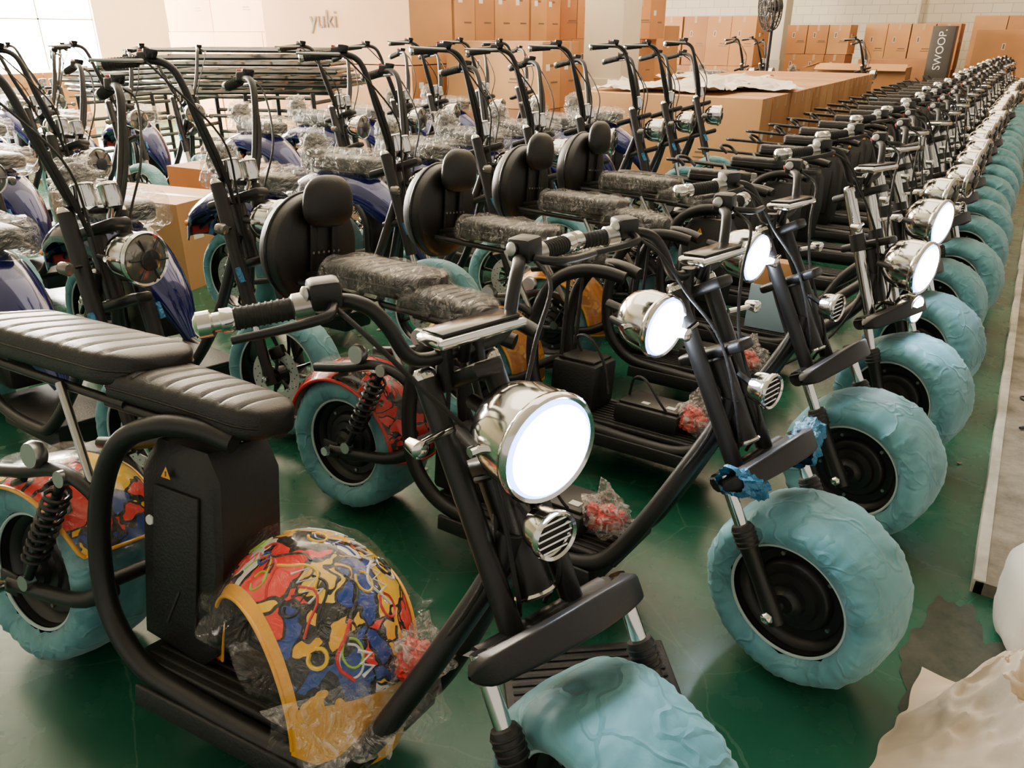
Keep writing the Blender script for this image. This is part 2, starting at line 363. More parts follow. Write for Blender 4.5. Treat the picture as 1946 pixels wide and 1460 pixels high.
def build_fork(rk,chrome):
    mb=MB(); ax=RAKE[rk][1];tc=TC[rk]
    for s in(-1,1):
        mb.rod(axis_pt(rk,.38,.0,.072*s),axis_pt(rk,tc,.0,.072*s),.0225,CHR if chrome else BLACK,16)
        if chrome: mb.rod(axis_pt(rk,.72,.0,.072*s),axis_pt(rk,.80,.0,.072*s),.029,BLACK,16)
        mb.rod(axis_pt(rk,.42,.035,.165*s),axis_pt(rk,.2,.035,.165*s),.0165,CHR,16)
        mb.tube([axis_pt(rk,.27,.035,.165*s),axis_pt(rk,.26,.035,.165*s),axis_pt(rk,.21,.035,.165*s),axis_pt(rk,.20,.035,.165*s),axis_pt(rk,.10,.035,.163*s),axis_pt(rk,.02,.035,.16*s),axis_pt(rk,-.03,.035,.16*s)],[.024,.028,.028,.023,.021,.024,.022],BLACK,14,1)
        for q in range(4): mb.torus(axis_pt(rk,.21+q*.015,.035,.165*s),ax,.027,.003,RUB,18,6)
        w=axis_pt(rk,0,.035)
        mb.rod((w.x,.12*s,w.z),(w.x,.19*s,w.z),.009,STEEL,8)
        mb.lathe([(0,.012),(.008,.014),(.014,.01),(.016,0),(0,0)],(w.x,.186*s,w.z),(0,s,0),CHR,6)
    f=Vector((ax.z,0,-ax.x))
    def fn(u,v):
        y=-.195+.39*u; a=2*math.pi*v; k=1-(y/.195)**2
        cc=axis_pt(rk,.385,.035+.115*k,y)+ax*(.030*k); c,s2=math.cos(a),math.sin(a); e=.3
        end=min(1,math.sqrt(max(0.02,1-(max(0,abs(y)-.165)/.03)**2)))
        th=.013+.018*(1-k)
        return cc+f*(th*end*math.copysign(abs(c)**e,c))+ax*((.024+.006*k)*end*math.copysign(abs(s2)**e,s2))
    mb.grid(fn,48,28,BLACK)
    mb.grid(lambda u,v: axis_pt(rk,.41,v*(.04+.115*(1-(2*u-1)**2))-.02,-.17+.34*u),20,6,BLACK)
    mb.rod(axis_pt(rk,.39,-.005,-.15),axis_pt(rk,.39,-.005,.15),.026,BLACK)
    rot=ax.to_track_quat('Z','Y').to_matrix()
    for t in(.74,tc-.02): mb.box(axis_pt(rk,t,.0),(.065,.21,.03),BLACK,.01,rot)
    for s in(-1,1):
        mb.lathe([(0,.02),(.016,.02),(.022,.012),(.022,0)],axis_pt(rk,tc,0,.072*s),ax,CHR,16)
        p=axis_pt(rk,.84,.03,.072*s);q=p+Vector((.02,.085*s,.0))
        mb.rod(p,q,.007,CHR,8);mb.lathe([(0,-.02),(.012,-.018),(.015,0),(.017,.015),(.010,.02),(0,.02)],q,(1,.0,0),CHR,16)
    return mb.mesh('fork_'+rk,45)
def bar_path(rk,s):
    c=axis_pt(rk,TC[rk],.01)
    return [c+Vector(p) for p in[(0,0,.035),(.0,.07*s,.035),(.0,.11*s,.055),(-.01,.135*s,.11),(-.03,.165*s,.150),(-.07,.215*s,.158),(-.12,.375*s,.150)]]
def build_bars(rk):
    mb=MB()
    c=axis_pt(rk,TC[rk],.01)
    for s in(-1,1):
        P=bar_path(rk,s); mb.tube(P,.0135,BLACK,12,7)
        a=P[5];b=P[6];d=(b-a)
        g0=a+d*.30;g1=b
        mb.rod(g0,g1,.018,RUB,16)
        for k in range(12): mb.torus(g0+(g1-g0)*(k+.5)/12,d,.0178,.0022,RUB,16,6)
        mb.lathe([(.018,-.05),(.021,-.045),(.021,-.03),(.016,-.028),(.016,-.018),(.022,-.014),(.022,.006),(.014,.012),(0,.014)],g1+d.normalized()*.03,d,CHR,20)
        mb.lathe([(.014,-.02),(.024,-.018),(.024,.012),(.018,.016)],g0-d.normalized()*.01,d,STEEL,20)
        sw=a+d*.0; mb.box(sw+Vector((0,0,.016)),(.055,.055,.05),BLACK,.01,Matrix.Rotation(math.atan2(d.y,d.x)+math.pi/2,3,'Z'))
        mb.lathe([(.0,0),(.013,0),(.014,.006),(.01,.008),(0,.008)],sw+Vector((.0,-.03,.02)),(.1,-1,.2),STEEL,14)
        if s>0: mb.box(sw+Vector((-.03,0,.01)),(.01,.02,.015),RED,.003)
        lv=sw+Vector((.03,0,0)); mb.tube([lv,lv+Vector((.035,.03*s,-.004)),lv+Vector((.02,.09*s,-.012)),lv+Vector((-.01,.17*s,-.02))],[.009,.009,.008,.007],BLACK,8,4)
        mb.tube([lv,lv+Vector((.07,-.02*s,-.04)),lv+Vector((.10,-.09*s,-.14)),axis_pt(rk,.76,.06,.04*s),axis_pt(rk,.5,.03,.05*s),axis_pt(rk,.42,-.03,.03*s)],.0045,RUB,8,6)
    mb.tube([c+Vector(p) for p in[(0,.02,.02),(-.05,.06,-.05),(-.03,.08,-.2),(.08,.07,-.42)]],.008,RUB,8,5)
    for s in(-1,1): mb.rod(c+Vector((0,.035*s,-.03)),c+Vector((0,.035*s,.05)),.017,BLACK,12)
    rt=Matrix.Rotation(R(-4),3,'Y')
    mb.box(c+Vector((.045,0,.085)),(.085,.19,.022),CHR,.01,rt);mb.box(c+Vector((.045,0,.099)),(.066,.165,.006),BLACKG,.002,rt)
    mb.rod(c+Vector((.01,0,.02)),c+Vector((.03,0,.08)),.012,BLACK)
    return mb.mesh('handlebar_'+rk,45)
def build_ape(rk='B'):
    mb=MB();c=axis_pt(rk,.78,.01)
    for s in(-1,1):
        P=[c+Vector(p) for p in[(0,0,.03),(0,.06*s,.035),(.01,.10*s,.08),(-.03,.16*s,.24),(-.07,.20*s,.38),(-.11,.225*s,.44),(-.18,.26*s,.45),(-.33,.33*s,.42)]]
        mb.tube(P,.0145,BLACK,12,7)
        a=P[6];b=P[7];d=b-a
        mb.rod(a+d*.2,b,.020,RUB,14);mb.lathe([(.018,-.01),(.022,-.006),(.022,.01),(.012,.014),(0,.014)],b,d,CHR,14)
        for k in range(10): mb.torus(a+d*(.25+.07*k),d,.020,.002,RUB,14,5)
        sw=a+d*.05;mb.box(sw+Vector((0,0,.01)),(.05,.04,.045),BLACK,.01);mb.box(sw+Vector((-.02,-.0,.035)),(.015,.015,.008),RED,.002)
        mb.lathe([(.0,0),(.02,0),(.026,.02),(.026,.03),(0,.03)],sw+Vector((.03,0,.01)),(0,0,1),BLACKG,14)
        lv=sw+Vector((.02,.02*s,0));mb.tube([lv,lv+Vector((.01,.03*s,-.005)),lv+Vector((-.06,.06*s,-.012)),lv+Vector((-.16,.10*s,-.02))],.0065,STEEL,8,4)
        mb.tube([lv,lv+Vector((.08,.0*s,-.05)),c+Vector((.07,.15*s,.2)),c+Vector((.08,.08*s,0)),c+Vector((.1,.05*s,-.2))],.0045,RUB,7,6)
        mb.tube([P[4],P[3]+Vector((.02,0,0)),P[2]+Vector((.02,0,0)),c+Vector((.03,.04*s,-.05))],.009,RUB,8,5)
        mb.lathe([(0,-.05),(.03,-.045),(.035,-.02),(.035,.025),(.038,.03),(.034,.036),(.03,.03),(0,.03)],c+Vector((.03,.05*s,.085)),(-.35,0,1),CHR,24)
        mb.rod(c+Vector((.02,.05*s,0)),c+Vector((.03,.05*s,.05)),.012,CHR,10)
    return mb.mesh('ape_hanger_handlebar',45)
def build_forkB():
    rk='B';mb=MB();ax=RAKE[rk][1]
    rot=ax.to_track_quat('Z','Y').to_matrix()
    for s in(-1,1):
        mb.rod(axis_pt(rk,.30,.02,.105*s),axis_pt(rk,.80,.02,.105*s),.028,BLACK,16)
        mb.rod(axis_pt(rk,.38,.02,.105*s),axis_pt(rk,.14,.02,.105*s),.017,CHR,14)
        mb.tube([axis_pt(rk,.17,.02,.105*s),axis_pt(rk,.06,.02,.105*s),axis_pt(rk,-.03,.02,.10*s)],[.023,.022,.024],BLACK,12,2)
        mb.lathe([(0,.02),(.018,.02),(.024,.01),(.026,0)],axis_pt(rk,.80,.02,.105*s),ax,CHR,14)
        w=axis_pt(rk,0,.02);mb.lathe([(0,.012),(.012,.01),(.014,0)],(w.x,.128*s,w.z),(0,s,0),CHR,6)
        p=axis_pt(rk,.62,.04,.12*s);q=p+Vector((.02,.07*s,0));mb.rod(p,q,.007,BLACK,8);mb.lathe([(0,-.03),(.02,-.02),(.024,.01),(.018,.02),(0,.022)],q,(1,0,0),LENS,14)
    for t in(.48,.74): mb.box(axis_pt(rk,t,.01),(.075,.28,.035),BLACK,.012,rot)
    w=axis_pt(rk,0,.02);mb.rod((w.x,-.12,w.z),(w.x,.12,w.z),.01,STEEL)
    for s in(-1,1): mb.tube([axis_pt(rk,.46,.035,.135*s),axis_pt(rk,.40,.045,.135*s)],.012,BLUEF,8,1)
    return mb.mesh('fork_B',45)
def build_headlight(lit,r=.088):
    mb=MB()
    mb.lathe([(0,-.075),(r*.5,-.07),(r*.85,-.04),(r,.0),(r*1.0,.05),(r*1.06,.055),(r*1.08,.066),(r*1.02,.074),(r*.94,.070)],(0,0,0),(1,0,0),CHR,44)
    if lit:
        mb.lathe([(r*.99,.068),(r*.93,.0722),(r*.88,.0741)],(0,0,0),(1,0,0),LITR,44)
        mb.lathe([(r*.88,.0741),(r*.5,.084),(0,.087)],(0,0,0),(1,0,0),LIT,44)
    else:
        mb.lathe([(r*.97,.068),(r*.8,.076),(r*.5,.084),(0,.087)],(0,0,0),(1,0,0),LENS,44)
        mb.lathe([(r*.42,.086),(r*.4,.094),(r*.2,.098),(0,.099)],(0,0,0),(1,0,0),LENSD,24)
        for a in(0,60,120): 
            d=Vector((0,math.cos(R(a)),math.sin(R(a))))*r*.88
            mb.rod(Vector((.084,0,0))-d,Vector((.084,0,0))+d,.004,LENSD,6)
    mb.rod((-.06,0,0),(-.14,0,.0),.014,BLACK,8)
    for s in(-1,1): mb.rod((0,r*s,0),(-.06,r*.9*s,0),.01,BLACK,8);mb.rod((0,r*.98*s,0),(0,(r+.016)*s,0),.009,CHR,8)
    return mb.mesh('headlight_'+('lit' if lit else 'off'),45)
def build_horn():
    mb=MB();r=.042
    mb.lathe([(0,-.03),(r*.9,-.028),(r,-.01),(r,.008),(r*1.12,.012),(r*1.14,.02),(r*1.05,.026),(r*.93,.022)],(0,0,0),(1,0,0),CHR,30)
    mb.lathe([(r,.008),(0,.008)],(0,0,0),(1,0,0),BLACK,30)
    for k in range(-2,3):
        z=k*.014;h=math.sqrt(max(0,(r*.93)**2-z*z));mb.rod((.018,-h,z),(.018,h,z),.0028,CHR,6)
    mb.rod((-.03,0,0),(-.08,0,.02),.008,BLACK,6)
    return mb.mesh('horn',45)
def build_battery():
    mb=MB()
    prof=[(.41,.22),(.60,.20),(.64,.235),(.655,.46),(.64,.65),(.60,.71),(.45,.71),(.40,.64)]
    w=.098;n=len(prof);vs=[];fs=[]
    lay=[(-w,.90),(-w+.012,1.),(w-.012,1.),(w,.90)]
    cx=sum(p[0] for p in prof)/n;cz=sum(p[1] for p in prof)/n
    for y,k in lay:
        for x,z in prof: vs.append((cx+(x-cx)*k,y,cz+(z-cz)*k))
    for j in range(3):
        for i in range(n): fs.append((j*n+i,j*n+(i+1)%n,(j+1)*n+(i+1)%n,(j+1)*n+i))
    fs.append(tuple(range(n)));fs.append(tuple(3*n+i for i in range(n)))
    mb.add(vs,fs,PLAST)
    for s in(-1,1):
        mb.box((.525,s*.102,.45),(.14,.01,.32),PLAST,.02)
        mb.box((.525,s*.108,.33),(.006,.004,.10),RUB,.001,Matrix.Rotation(.4,3,'Y'))
        mb.lathe([(0,.004),(.011,.004),(.012,0)],(.445,s*.104,.52),(0,s,0),WHITE,20)
        mb.add([(.485,s*.109,.635),(.515,s*.109,.635),(.50,s*.109,.662)],[(0,1,2)],YEL)
        mb.box((.50,s*.1095,.645),(.003,.002,.012),INK,0)
    mb.tube([(.48,0,.71),(.49,0,.73),(.54,0,.73),(.55,0,.71)],.008,PLAST,8,4)
    return mb.mesh('battery_box',40)
def build_lowbox():
    mb=MB()
    mb.box((.50,0,.295),(.20,.20,.19),PLAST,.02);mb.box((.50,0,.395),(.16,.16,.012),BLACK,.004)
    mb.tube([(.46,.05,.39),(.44,.03,.46),(.52,-.02,.48),(.60,-.04,.40),(.64,-.05,.28)],.006,RUB,8,6)
    for y in(-.06,.06): mb.rod((.42,y,.70),(.42,y,.38),.008,BLACK,8)
    return mb.mesh('controller_housing',40)
SEATP=dict(r=(-.25,.37,.80,.25,.085),f=(.27,.72,.765,.225,.075))
def build_seats():
    r=SEATP['r'];f=SEATP['f']
    a=MB();seat(a,*r,SEATM,9,crown=.008,ex=.32)
    b=MB();seat(b,*f,SEATM,9,taper=.28,crown=.02,rise=-.02)
    c=MB();seat(c,*r,FILMD,0,infl=.015,seed=3)
    d=MB();seat(d,*f,FILMD,0,infl=.015,seed=8,taper=.28,crown=.02,rise=-.02)
    e=MB();seat(e,0,.34,.78,.25,.07,SEATM,4,crown=.008,ex=.32)
    e.tube([(-.02,-.1,.86),(-.07,-.1,.90),(-.08,0,.91),(-.07,.1,.90),(-.02,.1,.86)],.010,BLACK,8,5)
    return [m.mesh(n,50) for m,n in((a,'rear_seat'),(b,'front_seat'),(c,'rear_seat_wrap'),(d,'front_seat_wrap'),(e,'short_seat'))]
def build_trunk():
    mb=MB()
    mb.lathe([(0,-.10),(.07,-.098),(.14,-.082),(.18,-.05),(.195,-.01),(.195,.03),(.18,.05),(.10,.062),(0,.065)],(0,0,0),(1,0,0),SEATM,56,3)
    mb.torus((-.003,0,0),(1,0,0),.1965,.006,BLACKG,56,8)
    for s in(-1,1): mb.box((.075,.05*s,.06),(.012,.03,.3),PLAST,.004)
    mb.box((.07,0,-.1),(.05,.16,.05),PLAST,.01)
    for s in(-1,1): mb.rod((.06,.07*s,-.08),(.16,.09*s,-.06),.012,BLACK)
    for q in range(6): mb.rod((.082,-.06+.024*q,0.0),(.086,-.06+.024*q,0.0),.005,STEEL,6)
    def fn(u,v):
        t=math.pi*u; a=2*math.pi*v; e=.7
        c,s=math.cos(a),math.sin(a);r=math.sin(t)**.8
        return Vector((.095-.038*math.cos(t),.112*r*math.copysign(abs(c)**e,c)*(1-.12*s),.175+.088*r*math.copysign(abs(s)**e,s)))
    mb.grid(fn,22,32,SEATM)
    return mb.mesh('round_tail_case',50)
M_PINK=M('red_foam',(.8,.12,.09),.6)
def bagmesh(seed):
    mb=MB()
    def blob(c,r,mat,sd,sq=(1,1,1),amp=.35,pinch=True):
        def fn(u,v):
            t=math.pi*u;a=2*math.pi*v;d=Vector((math.sin(t)*math.cos(a),math.sin(t)*math.sin(a),math.cos(t)))
            k=1+amp*noise.noise(d*2.3+Vector((sd,0,0)))+amp*.5*noise.noise(d*6+Vector((sd,3,0)))
            if pinch and d.z>.75: k*=1+.5*(d.z-.75)*4; d=Vector((d.x*.6,d.y*.6,d.z))
            return Vector(c)+Vector((d.x*sq[0],d.y*sq[1],d.z*sq[2]))*r*k
        mb.grid(fn,24,33,mat)
    blob((0,0,.056),.068,BAG,seed,(1.1,.85,.85))
    for k in range(12):
        blob((random.uniform(-.04,.04),random.uniform(-.03,.03),.025+random.uniform(0,.05)),.022,RED if k%3 else M_PINK,seed+k,(1,1,.8),.4,False)
    return mb.mesh('parts_bag',60)

def rearB():
    mb=MB()
    rk='B';hm=axis_pt(rk,.6);h0=axis_pt(rk,.5);h1=axis_pt(rk,.72)
    for s in(-1,1):
        mb.tube([(.10,.10*s,.60),(.30,.12*s,.62),(.42,.14*s,.50),(.44,.14*s,.32),(.52,.14*s,.20),(.80,.14*s,.17),(.93,.13*s,.22),(hm.x-.12,.08*s,.45),(hm.x-.03,.04*s,hm.z-.1),(hm.x,.03*s,hm.z)],.023,BLACK,12,6)
        mb.tube([(.44,.13*s,.32),(.2,.13*s,.27),(0,.13*s,.265)],.019,BLACK,10,3)
        mb.rod((.25,.14*s,.58),(.06,.14*s,.30),.01,BLACKG,8);spring(mb,(.24,.14*s,.56),(.10,.14*s,.36),.024,CHR,8,.005)
    mb.rod(h0,h1,.032,BLACK,16)
    mb.box((.68,0,.19),(.50,.27,.02),PLAST,.005);mb.box((.68,0,.13),(.44,.22,.09),PLAST,.012)
    mb.box((.45,0,.42),(.20,.2,.36),PLAST,.03)
    mb.tube([(.60,.14,.14),(.60,.20,.10),(.62,.25,.04)],.010,BLACK,8,3)
    for s in(-1,1): mb.rod((0,.1*s,.265),(0,.15*s,.265),.012,STEEL,6)
    mb.box((-.33,0,.50),(.03,.12,.05),RED,.008);mb.rod((-.33,0,.5),(-.2,0,.58),.012,BLACK)
    for s in(-1,1): mb.lathe([(0,-.02),(.016,-.015),(.018,.01),(0,.018)],(-.28,.12*s,.55),(-1,0,0),ORA,12);mb.rod((-.27,.12*s,.55),(-.2,.05*s,.6),.006,BLACK,6)
    return mb.mesh('rear_frame_B',45)
def blueB():
    mb=MB()
    sp=[(-.34,.46),(-.25,.60),(-.08,.69),(.12,.70),(.32,.66),(.50,.58),(.66,.46),(.78,.30)]
    wd=[.10,.15,.17,.17,.155,.13,.09,.03];ht=[.04,.08,.10,.13,.15,.13,.09,.03]
    S=catmull([(a,0,b) for a,b in sp],6);q=len(sp)-1
    def fn(u,v):
        i=min(int(round(u*(len(S)-1))),len(S)-1);t=i/(len(S)-1)*q;k=min(int(t),q-1);f=t-k
        w=wd[k]+(wd[k+1]-wd[k])*f;h=ht[k]+(ht[k+1]-ht[k])*f
        d=(S[min(i+1,len(S)-1)]-S[max(i-1,0)]).normalized();nrm=Vector((-d.z,0,d.x))
        if nrm.z<0:nrm=-nrm
        a=math.pi*(1.15*v-.075)
        return S[i]+Vector((0,math.cos(a)*w,0))+nrm*(math.sin(a)*h-.03)
    mb.grid(fn,len(S),22,BLUEP)
    return mb.mesh('blue_fairing',60)
def lumpwrap(seed):
    mb=MB()
    seat(mb,-.06,.42,.78,.24,.10,SEATM,0,crown=.02)
    seat(mb,-.09,.45,.77,.27,.13,FILMD,0,infl=.026,seed=seed)
    def fn(u,v):
        t=math.pi*u;a=2*math.pi*v;d=Vector((math.sin(t)*math.cos(a),math.sin(t)*math.sin(a),math.cos(t)))
        k=1+.35*noise.noise(d*2.5+Vector((seed,1,1)))+.22*noise.noise(d*7+Vector((seed,1,1)))
        return Vector((-.10,0,.92))+Vector((d.x*.08,d.y*.13,d.z*.115))*k
    mb.grid(fn,30,41,FILMD)
    def fn2(u,v):
        t=math.pi*u;a=2*math.pi*v;d=Vector((math.sin(t)*math.cos(a),math.sin(t)*math.sin(a),math.cos(t)))
        return Vector((-.10,0,.92))+Vector((d.x*.05,d.y*.10,d.z*.09))
    mb.grid(fn2,16,24,SEATM)
    mb.rod((-.08,.05,.72),(-.1,.05,.9),.01,CHR);mb.rod((-.08,-.05,.72),(-.1,-.05,.9),.01,CHR)
    mb.rod((.1,.08,.66),(.1,.08,.8),.012,BLACK);mb.rod((.35,-.06,.6),(.3,-.06,.8),.012,BLACK);mb.rod((.1,-.08,.66),(.1,-.08,.8),.012,BLACK)
    return mb.mesh('wrapped_saddle',60)
def rear_fender_mesh(mat,lip,wrap,a0=28):
    mb=MB();fender(mb,(0,0,.24),.295,.29,a0,172,mat,lip,.05,.006)
    if wrap:
        def fn(u,v):
            a=R(a0-5+(180-a0)*u);w=2*v-1;r=.312-.05*abs(w)**3;p=Vector((r*math.cos(a),w*.165,.24+r*math.sin(a)))
            return p*(1+.03*noise.noise(p*14))
        mb.grid(fn,60,26,FILM)
    for s in(-1,1): mb.rod((0,.14*s,.5),(.06,.15*s,.53),.009,BLACK,6)
    return mb.mesh('rear_fender',55)

WA=[wheelA(i*3.1) for i in range(3)];WB=[wheelB(i*2.3) for i in range(2)]
FR={'A':build_frame('A'),'S':build_frame('S')}
FK={'A':build_fork('A',False),'S':build_fork('S',True)}
HB={'A':build_bars('A'),'S':build_bars('S')}
HL={True:build_headlight(True),False:build_headlight(False)}
HORN=build_horn();BAT=build_battery();LOWB=build_lowbox();SEATS=build_seats();TRUNK=build_trunk()
BAGS=[bagmesh(2.),bagmesh(9.)]
RF={'graf':rear_fender_mesh(GRAF,YEL,True),'red':rear_fender_mesh(GRAFR,RED,True,0),'org':rear_fender_mesh(GRAFY,YEL,True,0),'blk':rear_fender_mesh(BLACKG,BLACKG,False)}
APE=build_ape();FKB=build_forkB();RB=rearB();BLU=blueB();SADS=[lumpwrap(1.),lumpwrap(6.)]

def steer_m(rk,deg):
    B,a=RAKE[rk];return Matrix.Translation(B)@Matrix.Rotation(R(deg),4,a)@Matrix.Translation(-B)
def spot(parent,mat4,power):
    l=bpy.data.lights.new('headlight_beam','SPOT');l.energy=power;l.color=(.62,.78,1.);l.spot_size=R(140);l.spot_blend=.8;l.shadow_soft_size=.06
    obj('headlight_beam',l,mat4@Matrix.Rotation(R(-90),4,'Y'),parent)
def scooterA(x,y,yaw=0,steer=-15,rk='A',fend='blk',wrapped=True,trunk=False,lit=0,film=False,bag=False,lean=-8,wi=0,hl=None,deckbox=False,side=False,single=False,fog=False,sc=1.,hs=1.,short=False,openf=False):
    e=obj('electric_scooter',None,T(x,y,.014 if lean else 0)@RZ(yaw)@RX(lean)@Matrix.Scale(sc,4)); e.empty_display_size=.2
    obj('frame',FR[rk],None,e)
    if openf: obj('controller_housing',LOWB,None,e)
    else: obj('battery_box',BAT,None,e)
    obj('rear_wheel',WA[wi%3],T(0,0,.244)@RY(random.uniform(0,360)),e)
    obj('rear_fender',RF[fend],None,e)
    if single: obj('seat',SEATS[4],T(.18,0,0),e)
    else:
        X=T(.06,0,0)@Matrix.Diagonal((.64,1,1,1)) if short else Matrix()
        obj('rear_seat',SEATS[0],X,e);obj('front_seat',SEATS[1],X,e)
        if wrapped: obj('rear_seat_wrap',SEATS[2],X,e);obj('front_seat_wrap',SEATS[3],X,e)
    if trunk: obj('tail_case',TRUNK,T(-.27,0,.89),e)
    S=steer_m(rk,steer)
    obj('fork',FK[rk],S,e);obj('handlebar',HB[rk],S,e)
    w=axis_pt(rk,0,.035);obj('front_wheel',WA[(wi+1)%3],S@T(w.x,0,w.z)@RY(random.uniform(0,360)),e)
    hz=hl or (.80 if rk=='A' else .68)
    if side:
        p=axis_pt(rk,hz+.08,-.01);hm=S@T(p.x-.04,-.165,p.z)@RY(6)@Matrix.Scale(.9,4)
        mb=MB();mb.rod(axis_pt(rk,hz+.08,0,-.07),(p.x-.06,-.165,p.z),.009,BLACK,8);obj('headlight_bracket',mb.mesh('bracket'),S,e)
    else:
        p=axis_pt(rk,hz,.135);hm=S@T(p.x,0,p.z)@RY(4)@Matrix.Scale(hs,4)
    obj('headlight',HL[bool(lit)],hm,e)
    if lit: spot(e,hm@T(.12,0,0),lit)
    p=axis_pt(rk,hz-.2,.11)
    if fog: obj('fog_lamp',HL[True],S@T(p.x,0,p.z)@Matrix.Scale(.6,4),e)
    else: obj('horn',HORN,S@T(p.x,0,p.z),e)
    if film:
        mb=MB()
        for s in(-1,1):
            def ff(u,v,s=s):
                a=2*math.pi*u;q=axis_pt(rk,.385+.05*(v-.5),.04+.095*.35,(.10+.10*v)*s)
                k=.036+.014*noise.noise(Vector((math.cos(a)*2,math.sin(a)*2+s,v*6)))+.010*noise.noise(Vector((math.cos(a)*5,math.sin(a)*5+s,v*12)))
                return q+Vector((math.cos(a)*k*1.1,0,math.sin(a)*k))
            mb.grid(ff,36,16,BLUEF,True)
        obj('blue_protective_film',mb.mesh('film'),S,e)
    if bag: obj('parts_bag',BAGS[wi%2],T(.99,-.02,.20)@Matrix.Scale(1.15,4),e)
    if deckbox:
        mb=MB();mb.box((.82,.0,.235),(.26,.2,.07),PLAST,.012);mb.box((.82,.0,.275),(.24,.16,.012),BLACK,.004);mb.box((.90,-.04,.2825),(.035,.03,.002),WHITE,0);mb.box((.80,-.05,.2825),(.03,.025,.002),WHITE,0)
        obj('controller_box',mb.mesh('ctl'),None,e)
        mb=MB();mb.tube([(.7,.02,.27),(.73,-.02,.36),(.80,-.08,.38),(.88,-.09,.3),(.92,-.02,.22)],.005,RUB,7,6);obj('cable',mb.mesh('cbl'),None,e)
    return e
def scooterB(x,y,yaw=0,steer=15,wi=0,lean=-6):
    e=obj('chopper_scooter',None,T(x,y,.01)@RZ(yaw)@RX(lean));e.empty_display_size=.2
    obj('rear_frame',RB,None,e);obj('fairing',BLU,None,e);obj('saddle',SADS[wi%2],None,e)
    obj('rear_wheel',WB[wi%2],T(0,0,.265)@RY(20*wi),e)
    S=steer_m('B',steer);obj('fork',FKB,S,e);obj('handlebar',APE,S,e)
    w=axis_pt('B',0,.02);obj('front_wheel',WB[(wi+1)%2],S@T(w.x,0,w.z)@RY(33*wi),e)
    p=axis_pt('B',.62,.14);obj('headlight',HL[False],S@T(p.x,0,p.z),e)
    return e

# ---------------------------------------------------------------- row A
s1=scooterA(-1.98,.755,5,-28,'A','graf',False,False,lit=14,wi=0,lean=-13,sc=1.035,hl=.79,hs=1.06)
s2=scooterA(-1.80,1.765,0,-17,'A','red',True,True,lit=10,film=True,bag=True,wi=1,deckbox=True,side=True,short=True,openf=True)
s3=scooterA(-1.80,2.53,0,-15,'A','org',True,True,lit=10,bag=True,wi=2,deckbox=True,side=True,short=True,openf=True)
s4=scooterA(-1.80,3.20,0,-20,'S','org',True,True,lit=10,bag=True,wi=0,deckbox=True,hl=.62,fog=True,hs=1.1,short=True,openf=True)
s5=scooterA(-1.80,3.84,0,-20,'S','blk',True,True,lit=10,wi=1,hs=1.1,short=True)
yy=4.48;i=0
while yy<16.2:
    scooterA(-1.80+random.uniform(-.03,.03),yy,random.uniform(-2,2),random.uniform(-14,-8),'S','blk',False,False,wi=i,single=True);yy+=.64;i+=1
text(s2,'housing_lettering','COCO',.045,T(.50,-.102,.31)@RX(90),WHITE)

# loose graffiti fender lying on the first deck
Rr=.235;wd=.36
def ffn(u,v,k=1.):
    a=R(-8+180*u);w=2*v-1
    fl=.080*abs(w)**2.2
    r=(Rr*(1+.05*math.sin(math.pi*u))-fl)*k
    return Vector((r*1.22*math.cos(a),w*wd/2*(.80+.2*math.sin(math.pi*min(max(u,0),1)))*k,.02+r*1.34*math.sin(a)))
mb=MB()
mb.grid(lambda u,v:ffn(u,.05+.90*v),60,25,GRAF)
mb.grid(lambda u,v:ffn(u,v,.985),60,25,YEL)
for lo,hi in((0,.05),(.95,1)): mb.grid(lambda u,v:ffn(u,lo+(hi-lo)*v,1.004),60,4,YEL)
for v in(0,1): mb.tube([ffn(i/59,v) for i in range(60)],.005,YEL,8,1)
mb.grid(lambda u,v:ffn(-.02+.17*u,v,1.006),6,20,YEL)
rs=random.Random(11)
for k in range(46):
    u0=rs.uniform(.18,.9);v0=rs.uniform(.1,.9);m=rs.choice([BLKP,BLKP,WHITE,RED,YELS,BLUS,LIME,WHITE]);pts=[]
    if k%3==0:
        su=rs.uniform(.012,.02);h=rs.uniform(.05,.10);n=rs.randint(4,7)
        pts=[(u0+su*q,v0+(h if q%2 else 0)) for q in range(n)];smo=1
    elif k%3==1:
        ph=rs.uniform(0,6);pts=[(u0+.03*q,v0+.07*math.sin(ph+q*1.1)) for q in range(5)];smo=6
    else:
        rr=rs.uniform(.015,.035);pts=[(u0+rr*math.cos(q*.8),v0+rr*2.0*math.sin(q*.8)) for q in range(8)];smo=4
    pts=[(p[0],p[1]) for p in pts if .15<p[0]<.98 and .06<p[1]<.94]
    if len(pts)<3: continue
    P=catmull([(a,b,0) for a,b in pts],smo)
    w=rs.uniform(.0025,.005)
    mb.tube([ffn(p.x,p.y,.999) for p in P],w,m,6,1)
mb.box((-.2,-.14,.06),(.035,.006,.13),RED,.002);mb.box((-.165,-.145,.09),(.03,.006,.16),YEL,.002)
def wr(u,v):
    p=ffn(-.05+1.1*u,-.08+1.16*v,1.045);
    edge=max(0,abs(2*v-1)-.78)*.35
    return p+Vector((noise.noise(p*12),noise.noise(p*12+Vector((5,5,5))),noise.noise(p*12+Vector((9,1,5)))))*(.018+edge)+Vector((0,0,.006))
mb.grid(wr,110,64,FILM)
fo=obj('graffiti_fender',mb.mesh('graffiti_fender',60),s1.matrix_world@T(.83,.01,.208)@RZ(-20)@Matrix.Scale(.97,4))
mb=MB()
def ap(u,v):
    p=Vector((-.22-.22*u,-.20+.26*v,.14*(1-u)*(1-.5*v)+.02));return p+Vector((noise.noise(p*18)*.03,noise.noise(p*18+Vector((3,3,3)))*.03,abs(noise.noise(p*15))*.05))
mb.grid(ap,36,34,FILME)
